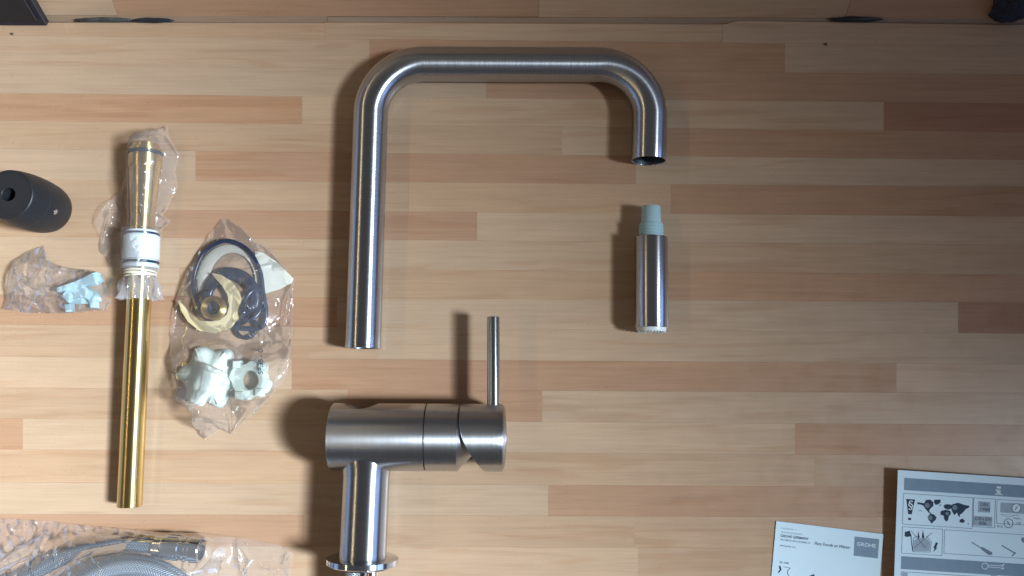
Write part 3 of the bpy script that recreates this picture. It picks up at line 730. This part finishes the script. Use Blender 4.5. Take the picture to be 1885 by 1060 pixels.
h3 = bump([(P(420, 545), P(424, 550), .026, .0125, .020), (nc, nc, .012, .0205, .012), (na_, nb_, .013, .0320, .012), (P(385, 693), P(385, 693), .030, .012, .012), (c3_, c3_, .016, .0178, .014), (P(466, 545), P(464, 580), .006, .0165, .010)])
film('film', o3, (427, 600), h3, FILM, bag3, 8.1, amp=.0018, cell=.017, na=600, nr=96, ez=.0022, creases=[(536, 535, 523, 600, .003, .0014), (431, 798, 437, 735, .004, .0016), (433, 798, 476, 752, .0045, .0022), (437, 735, 446, 690, .003, .0014), (452, 540, 470, 570, .004, .0016), (462, 575, 440, 610, .003, .0014), (500, 690, 518, 668, .003, .0014), (478, 585, 492, 608, .004, .002), (330, 560, 318, 620, .0025, .0016), (398, 640, 446, 640, .002, .0014), (470, 505, 500, 490, .0025, .0012), (340, 730, 322, 690, .003, .0016), (470, 745, 492, 728, .003, .0016)])
flat_film('back_sheet', o3, FILMB, bag3, .0003)

# --- hose bag at the lower left
hose = thing('braided_hose', P(245, 1177, 0), 'coiled blue-grey braided hose with chrome end fitting in the long bag', 'hose')
BRAIDB = braid('blue_grey_braid', (.30, .38, .46))
coil = []
for k in range(0, 420):
    t = math.pi * (.98) - k * (2 * math.pi / 120); lay = k / 120
    r_ = 150 - 21 * (lay % 2) - 4 * lay
    coil.append((245 + r_ * 1.05 * math.cos(t), 1180 - r_ * math.sin(t), .009 + .010 * min(lay, 1.0) * (.5 + .5 * math.sin(lay * 3)) + .003 * lay))
lead = [(-120, 1130, .010), (-40, 1095, .010), (40, 1068, .010), (100, 1035, .010), (150, 1014, .011), (215, 1002, .0125), (290, 1005.5, .0125)]
sweep('coil', [P(x, y, z) for x, y, z in coil], RW(245, 1040, .01, 12.5), BRAIDB, hose, n=20)
sweep('lead', catmull([P(*q) for q in lead], 8, False), RW(150, 1010, .01, 13), braid('dark_blue_braid', (.12, .16, .21)), hose, n=20)
FA = P(284, 1005, .0125); FB = P(371, 1012, .0125); Lf = (FB - FA).length
fit = lathe('end_fitting', FA, FB, [(0, 15*rb), (.001, 19*rb), (.008, 20*rb), (.009, 21.5*rb), (Lf * .55, 21.5*rb), (Lf * .57, 20*rb), (Lf * .63, 20*rb), (Lf * .64, 22.5*rb), (Lf * .70, 22.5*rb), (Lf * .71, 20.5*rb), (Lf * .78, 20.5*rb), (Lf * .80, 23.5*rb), (Lf - .0008, 23.5*rb), (Lf, 22.5*rb), (Lf, 18*rb), (Lf - .006, 17*rb)], CHROME, hose, n=48, smooth=30)
for k in range(14):
    t = 2 * math.pi * k / 14; dF = (FB - FA).normalized(); x_, y_ = frame(dF)
    a = FA + dF * (Lf * .3) + (x_ * math.cos(t) + y_ * math.sin(t)) * 21.4*rb
    lathe('grip_groove', a, a + dF, [(0, .0005), (Lf * .22, .0005)], INNER, fit, n=6)
bag4 = thing('plastic_bag', P(250, 1100, 0), 'long clear plastic bag holding the coiled braided hose', 'bag', 'clear plastic bags of small parts')
o4 = [(-260, 962), (-60, 955), (30, 955), (92, 958), (150, 966), (230, 972), (290, 978), (372, 980), (440, 988), (500, 998), (528, 1006), (541, 1018), (536, 1050), (548, 1120), (540, 1240), (500, 1330), (300, 1345), (0, 1340), (-260, 1320)]
h4 = bump([(P(284, 1005), P(371, 1012), .0125, .0255, .010), (P(100, 1035), P(284, 1005), .008, .020, .014), (P(-40, 1095), P(100, 1035), .008, .019, .014)] +
          [(P(245 + 135*math.cos(t), 1180 - 135*math.sin(t)), P(245 + 135*math.cos(t+.5), 1180 - 135*math.sin(t+.5)), .017, .030, .014) for t in [k * .5 for k in range(13)]])
film('film', o4, (180, 1130), h4, FILM4, bag4, 12.4, amp=.0016, cell=.018, na=900, nr=110, ez=.003, creases=[(438, 992, 448, 1060, .004, .0018), (448, 1060, 462, 1030, .004, .0018), (462, 1030, 440, 994, .003, .0016), (535, 1012, 520, 1040, .003, .0016), (90, 975, 92, 1002, .004, .002), (22, 965, 26, 978, .003, .0016), (105, 1020, 112, 1005, .003, .0016), (124, 1020, 126, 1000, .003, .0016), (5, 1050, 14, 1035, .004, .002), (150, 1040, 200, 1000, .002, .0014), (310, 985, 320, 1000, .002, .0012), (66, 955, 70, 965, .003, .0016)])
flat_film('back_sheet', o4, FILMB, bag4)

# ------------------------------------------------------------------ black barrel weight
wb = P(95, 388, 0)
RWt = .0230
wt = thing('hose_weight', wb, 'black plastic barrel-shaped hose weight with a central hole, standing upright', 'weight')
Tz = .066
lathe('body', wb, wb + Vector((0, 0, 1)), [(0, RWt*.70), (.0015, RWt*.84), (.005, RWt*.95), (.012, RWt*1.02), (.024, RWt*1.06), (.036, RWt*1.065), (.048, RWt*1.04), (.058, RWt*.99), (.0635, RWt*.95), (.0654, RWt*.93), (Tz, RWt*.90), (Tz, RWt*.86), (Tz - .0005, RWt*.85), (Tz - .0005, RWt*.27), (Tz - .0012, RWt*.245), (Tz - .04, RWt*.235)], WEIGHT, wt, n=72, smooth=28)
sd_ = Vector((math.cos(-.35), math.sin(-.35), 0))
scp = wb + sd_ * (RWt * 1.02) + Vector((0, 0, .034))
sc_ = lathe('screw', scp, scp + sd_, [(-.002, .0026), (.0014, .0026), (.0018, .0022), (.0018, .0004)], CHROME, wt, n=20, smooth=30)
lathe('screw_boss', scp, scp + sd_, [(-.003, .0042), (.0008, .0040), (.0010, .0032), (-.001, .0030)], WEIGHT, wt, n=24, smooth=30)
lathe('half_seam', wb, wb + Vector((0, 0, 1)), [(.0436, RWt*1.050), (.0439, RWt*1.055), (.0444, RWt*1.054), (.0447, RWt*1.047)], RUBBER, wt, n=64, cap0=False, cap1=False)

# ------------------------------------------------------------------ printed papers
class Plane:
    def __init__(s, a, b, c):
        s.o = a; s.n = (b - a).cross(c - a).normalized()
        if s.n.z < 0: s.n = -s.n
    def at(s, px, py, off=0.0):
        d_ = ray(px, py); t = (s.o - CAM).dot(s.n) / d_.dot(s.n); return CAM + d_ * t + s.n * off
def sheet(name, pl_, corners, mat, parent, thick=.00025, m=14):
    n_ = m; V = []; Fc = []
    for top in (0, 1):
        for i in range(n_ + 1):
            for j in range(n_ + 1):
                a, b, c, e = [Vector(q) for q in corners]; s, t = i / n_, j / n_
                q = a.lerp(b, s).lerp(e.lerp(c, s), t); V.append(pl_.at(q.x, q.y, -thick * (1 - top)))
    o_ = (n_+1) ** 2
    for i in range(n_):
        for j in range(n_):
            q = i*(n_+1) + j; Fc += [(q, q+1, q+n_+2, q+n_+1), (o_+q, o_+q+n_+1, o_+q+n_+2, o_+q+1)]
    bd = [i*(n_+1) for i in range(n_+1)] + [n_*(n_+1) + j for j in range(1, n_+1)] + [i*(n_+1) + n_ for i in range(n_-1, -1, -1)] + [j for j in range(n_-1, 0, -1)]
    for a, b in zip(bd, bd[1:] + bd[:1]): Fc.append((a, b, o_+b, o_+a))
    return mesh(name, V, Fc, mat, parent)
def printed(name, pl_, polys, mat, parent, off=.00008):
    V = []; Fc = []
    for p in polys:
        Fc.append(tuple(range(len(V), len(V) + len(p)))); V += [pl_.at(x, y, off) for x, y in p]
    return mesh(name, V, Fc, mat, parent)
def ln(a, b, w_):
    a = Vector(a); b = Vector(b); n_ = Vector((-(b-a).y, (b-a).x)).normalized() * (w_/2)
    return [tuple(a+n_), tuple(b+n_), tuple(b-n_), tuple(a-n_)]
def circ(x, y, r, n_=20): return [(x + r*math.cos(2*math.pi*k/n_), y + r*math.sin(2*math.pi*k/n_)) for k in range(n_)]
def ringpoly(x, y, r, w_, n_=20):
    return [ln((x + r*math.cos(2*math.pi*k/n_), y + r*math.sin(2*math.pi*k/n_)), (x + r*math.cos(2*math.pi*(k+1)/n_), y + r*math.sin(2*math.pi*(k+1)/n_)), w_) for k in range(n_)]
def text(name, pl_, body, px, py, ex, ey, size, mat, parent, width=None, shear=0.0, off=.00014, bold=0.0, surf=None, align='LEFT'):
    """ex, ey: reading direction and up direction in photo pixels"""
    cu = bpy.data.curves.new(name, 'FONT'); cu.body = body; cu.size = 1.0; cu.shear = shear; cu.offset = bold; cu.align_x = align
    to = bpy.data.objects.new(name, cu); COL.objects.link(to); bpy.context.view_layer.update()
    me_ = bpy.data.meshes.new_from_object(to.evaluated_get(bpy.context.evaluated_depsgraph_get()))
    bpy.data.objects.remove(to); bpy.data.curves.remove(cu)
    xs = [v.co.x for v in me_.vertices]; wd = max(xs) - min(xs)
    ex = Vector(ex).normalized(); ey = Vector(ey).normalized()
    k = (width / wd) if width else size
    for v in me_.vertices:
        q = Vector((px, py)) + ex * (v.co.x * k) + ey * (v.co.y * size)
        v.co = surf(q.x, q.y) if surf else pl_.at(q.x, q.y, off)
    me_.materials.clear()
    return link(name, me_, mat, parent)

# leaflet with the maker's mark
p1 = Plane(P(1429, 959, .0009), P(1626, 983, .0022), P(1420, 1060, .0007))
lf = thing('leaflet', P(1520, 1150, 0), 'light blue printed leaflet with a square logo at its corner, lying flat', 'leaflet')
sheet('sheet', p1, [(1429, 959), (1626, 983), (1599, 1330), (1396, 1330)], PAPER, lf)
c5 = lambda X, Y: (1400 + X / 7.854, 940 + Y / 7.854)
E1 = (197, 24); U1 = (9, -101)
text('printed_line', p1, 'DESIGN +', *c5(298, 262), E1, U1, 4.2, INKLIGHT, lf, 27)
text('printed_line', p1, 'ENGINEERING', *c5(296, 318), E1, U1, 4.2, INKLIGHT, lf, 39)
text('printed_line', p1, 'GROHE GERMANY', *c5(288, 376), E1, U1, 6.6, INK, lf, 52, bold=.012)
text('printed_line', p1, '99.1108.031/ÄM 229100/05.14', *c5(284, 428), E1, U1, 4.6, INK2, lf, 55)
text('printed_line', p1, 'www.grohe.com', *c5(278, 510), E1, U1, 4.6, INK2, lf, 29)
text('printed_script', p1, 'Pure Freude an Wasser', *c5(775, 490), E1, U1, 8.2, INK, lf, 67, shear=.35)
text('printed_number', p1, '32 168', *c5(268, 755), E1, U1, 5.2, INK, lf, 17)
lg = printed('printed_logo', p1, [[c5(1362, 372), c5(1715, 410), c5(1695, 690), c5(1345, 650)]], INKBAND, lf)
text('logo_lettering', p1, 'GROHE', *c5(1388, 502), E1, U1, 9.5, INKWHITE, lg, 35, bold=.01)
printed('logo_wave', p1, [ln(c5(1400 + 26*k, 575 + 3*k + 10*math.sin(k*.55)), c5(1426 + 26*k, 578 + 3*k + 10*math.sin((k+1)*.55)), .9) for k in range(9)], INK2, lg, .00016)
printed('printed_figure', p1, [[c5(262, 800), c5(285, 792), c5(305, 850), c5(280, 880), c5(262, 905), c5(250, 890), c5(278, 850)],
    ln(c5(330, 812), c5(430, 826), .8), ln(c5(430, 826), c5(395, 865), 1.0), ln(c5(395, 865), c5(385, 900), 1.2), ln(c5(385, 900), c5(412, 945), 1.2), ln(c5(412, 945), c5(405, 1000), 1.2),
    [c5(690, 950), c5(770, 915), c5(785, 940), c5(720, 965)]], INK, lf)

# instruction sheet with pictograms, edge lifted off the counter
p2 = Plane(P(1653, 865, .0096), P(2150, 897, .003), P(1646, 1060, .0086))
ins = thing('instruction_sheet', P(1900, 1100, 0), 'light blue instruction sheet with pictograms and a world map, edge lifted', 'instructions')
sheet('front_page', p2, [(1653, 865), (2150, 897), (2150, 1330), (1636.5, 1330)], PAPER, ins)
p2b = Plane(P(1675, 875, .0008), P(2150, 897, .0012), P(1675, 1060, .0008))
sheet('back_page', p2b, [(1690, 885), (2150, 905), (2150, 1320), (1680, 1320)], PAPER, ins)
c6 = lambda X, Y: (1625 + X / 5.046, 850 + Y / 5.046)
E2 = (232, 15); U2 = (7, -195)
sl = .0645
def X6(x, y): return c6(x, y)
def quad6(x0, y0, x1, y1):   # rectangle that follows the sheet's slope
    return [X6(x0, y0), X6(x1, y0 + sl*(x1-x0)), X6(x1 - .03*(y1-y0), y1 + sl*(x1-x0)), X6(x0 - .03*(y1-y0), y1)]
def frame6(x0, y0, x1, y1, w_=.9):
    q = quad6(x0, y0, x1, y1); return [ln(q[i], q[(i+1) % 4], w_) for i in range(4)]
b1 = printed('printed_band', p2, [quad6(200, 148, 2600, 262)], INKBAND, ins)
printed('information_mark', p2, [quad6(1058, 228, 1096, 246), quad6(1048, 256, 1092, 272), quad6(1060, 264, 1094, 300), quad6(1042, 294, 1110, 304)], INKWHITE, b1, .00016)
b2_ = printed('printed_band', p2, [quad6(172, 876, 2600, 995)], INKBAND, ins)
wr = ringpoly(*X6(948, 968), 5.6, 1.2) + [ln(X6(978, 958), X6(1092, 964), 1.1), ln(X6(978, 976), X6(1092, 984), 1.1), ln(X6(1092, 964), X6(1132, 948), 1.2), ln(X6(1092, 984), X6(1124, 998), 1.2), ln(X6(1132, 948), X6(1108, 970), 1.1), ln(X6(1108, 970), X6(1124, 998), 1.1)]
printed('wrench_mark', p2, wr, INKWHITE, b2_, .00016)
printed('panel_frame', p2, frame6(192, 292, 838, 578) + frame6(846, 334, 1046, 600) + frame6(1062, 348, 2400, 570) + frame6(182, 602, 556, 848) + frame6(574, 630, 2400, 850) + frame6(172, 1020, 2400, 1260), INK2, ins)
ex_ = printed('warning_mark', p2, [[X6(218, 344), X6(300, 350), X6(268, 488), X6(236, 486)], [X6(236, 518), X6(264, 521), X6(263, 543), X6(235, 540)]], INK, ins)
text('paragraph_sign', p2, '§', *X6(231, 424), E2, U2, 19, INKWHITE, ex_, 9)
cont = [[(320,375),(350,378),(385,385),(400,355),(440,350),(470,375),(470,410),(445,430),(430,455),(440,470),(455,480),(445,487),(420,465),(395,435),(375,405),(345,395),(322,395)],
 [(480,352),(535,350),(538,375),(515,395),(490,400),(475,375)], [(440,485),(470,485),(500,515),(490,540),(465,560),(455,578),(445,560),(425,540),(418,510)],
 [(570,400),(600,392),(640,400),(640,430),(610,445),(580,435),(565,420)], [(545,455),(585,445),(625,455),(635,480),(615,505),(605,545),(585,553),(570,530),(565,500),(535,490),(538,465)],
 [(642,395),(700,380),(760,400),(805,408),(800,425),(770,440),(750,465),(735,480),(715,490),(718,515),(700,500),(690,470),(665,495),(650,470),(636,440)],
 [(715,540),(740,525),(765,550),(745,568),(712,560)], [(785,580),(798,562),(795,585)], [(525,398),(535,396),(540,406),(530,410)], [(335,445),(365,455),(362,460),(335,450)]]
wm = printed('world_map', p2, [[X6(*q) for q in c] for c in cont], INK, ins)
printed('map_shading', p2, [circ(*X6(412, 405), 4.6), circ(*X6(442, 520), 4.0), circ(*X6(668, 425), 4.6), circ(*X6(598, 480), 3.2)], INK2, wm, .00016)
pr = printed('standard_box', p2, [quad6(886, 366, 1000, 466)], INKLIGHT, ins); text('box_lettering', p2, 'DIN', *X6(904, 408), E2, U2, 8.6, INK, pr, 14); text('box_lettering', p2, '1988', *X6(898, 454), E2, U2, 8.6, INK, pr, 17)
pr = printed('standard_box', p2, [quad6(844, 500, 1018, 590)], INKLIGHT, ins); text('box_lettering', p2, 'DIN EN', *X6(856, 540), E2, U2, 8.6, INK, pr, 29); text('box_lettering', p2, '806', *X6(892, 582), E2, U2, 8.6, INK, pr, 13)
ga = printed('gauge_box', p2, [quad6(1094, 376, 1600, 470)], INKLIGHT, ins)
printed('gauge', p2, [circ(*X6(1240, 430), 8)], INKWHITE, ga, .00014); printed('gauge_dial', p2, ringpoly(*X6(1240, 430), 8.2, 1.4) + [ln(X6(1228, 446), X6(1252, 412), 1.6)], INK2, ga, .0002)
printed('gauge_dial', p2, ringpoly(*X6(1168, 570), 8.2, 1.5) + [ln(X6(1156, 550), X6(1180, 590), 2.0)], INK2, ins)
printed('gauge_lines', p2, [ln(X6(1094, 488), X6(1170, 512), .7), ln(X6(1170, 512), X6(1250, 492), .7), ln(X6(1094, 488), X6(1280, 500), .5)], INK2, ins)
text('printed_value', p2, '0,5', *X6(1060, 608), E2, U2, 6.5, INK2, ins, 10); text('printed_value', p2, '10', *X6(1236, 580), E2, U2, 6.5, INK2, ins, 7); text('printed_value', p2, 'max.', *X6(1212, 530), E2, U2, 6.0, INK2, ins, 14)
pic = [[X6(206, 650), X6(250, 640), X6(268, 690), X6(225, 698), X6(203, 690)], ln(X6(262, 690), X6(268, 760), 1.4), ln(X6(268, 760), X6(278, 832), 1.2), ln(X6(262, 640), X6(400, 800), .8), ln(X6(460, 658), X6(290, 800), .8),
       [X6(322, 700), X6(330, 640), X6(340, 700)], [X6(362, 700), X6(374, 632), X6(386, 700), X6(376, 716)], [X6(316, 690), X6(344, 690), X6(336, 716)],
       ln(X6(284, 712), X6(278, 832), .8), ln(X6(278, 835), X6(440, 838), .8), ln(X6(440, 838), X6(450, 740), .8), ln(X6(405, 690), X6(450, 742), .8), ln(X6(284, 712), X6(312, 690), .8),
       [X6(494, 745), X6(512, 755), X6(496, 800), X6(510, 795), X6(468, 840), X6(482, 800), X6(470, 800)]]
pc = printed('hazard_picture', p2, pic, INK, ins)
printed('picture_tint', p2, [[X6(290, 730), X6(320, 708), X6(400, 708), X6(442, 745), X6(434, 830), X6(284, 828)]], INKLIGHT, pc, .00005)
printed('screwdriver_picture', p2, [ln(X6(828, 748), X6(912, 800), 1.9), [X6(902, 790), X6(928, 792), X6(1012, 838), X6(1020, 858), X6(1000, 868), X6(978, 862), X6(918, 816)]], INK2, ins)
printed('hex_key_picture', p2, [ln(X6(1104, 776), X6(1230, 850), 2.2), ln(X6(1234, 842), X6(1200, 876), 2.2)], INK2, ins)
printed('fitting_picture', p2, [[X6(1290, 704), X6(1340, 700), X6(1340, 760), X6(1300, 748), X6(1286, 730)]], INK2, ins)
printed('step_number_box', p2, [quad6(180, 1026, 232, 1110)], INKLIGHT, ins); printed('lower_drawing', p2, [quad6(1006, 1050, 1062, 1120)], INKLIGHT, ins)

# printed code on the bag of gaskets: laid on the film itself
bpy.context.view_layer.update()
fo = [c for c in bag3.children if c.name.startswith('film')][0]
dg = bpy.context.evaluated_depsgraph_get()
def onfilm(px, py):
    d_ = ray(px, py).normalized()
    mi = Matrix.Identity(4)
    ok, hit, nrm, _ = fo.ray_cast(fo.matrix_world.inverted() @ CAM, d_)
    q = fo.matrix_world @ hit if ok else P(px, py, .01)
    return q - d_ * .0003
text('printed_code', None, '59.35 - 0', 484, 689, (0, -1), (-1, 0), 13, INK, bag3, 46, surf=onfilm, bold=.01)
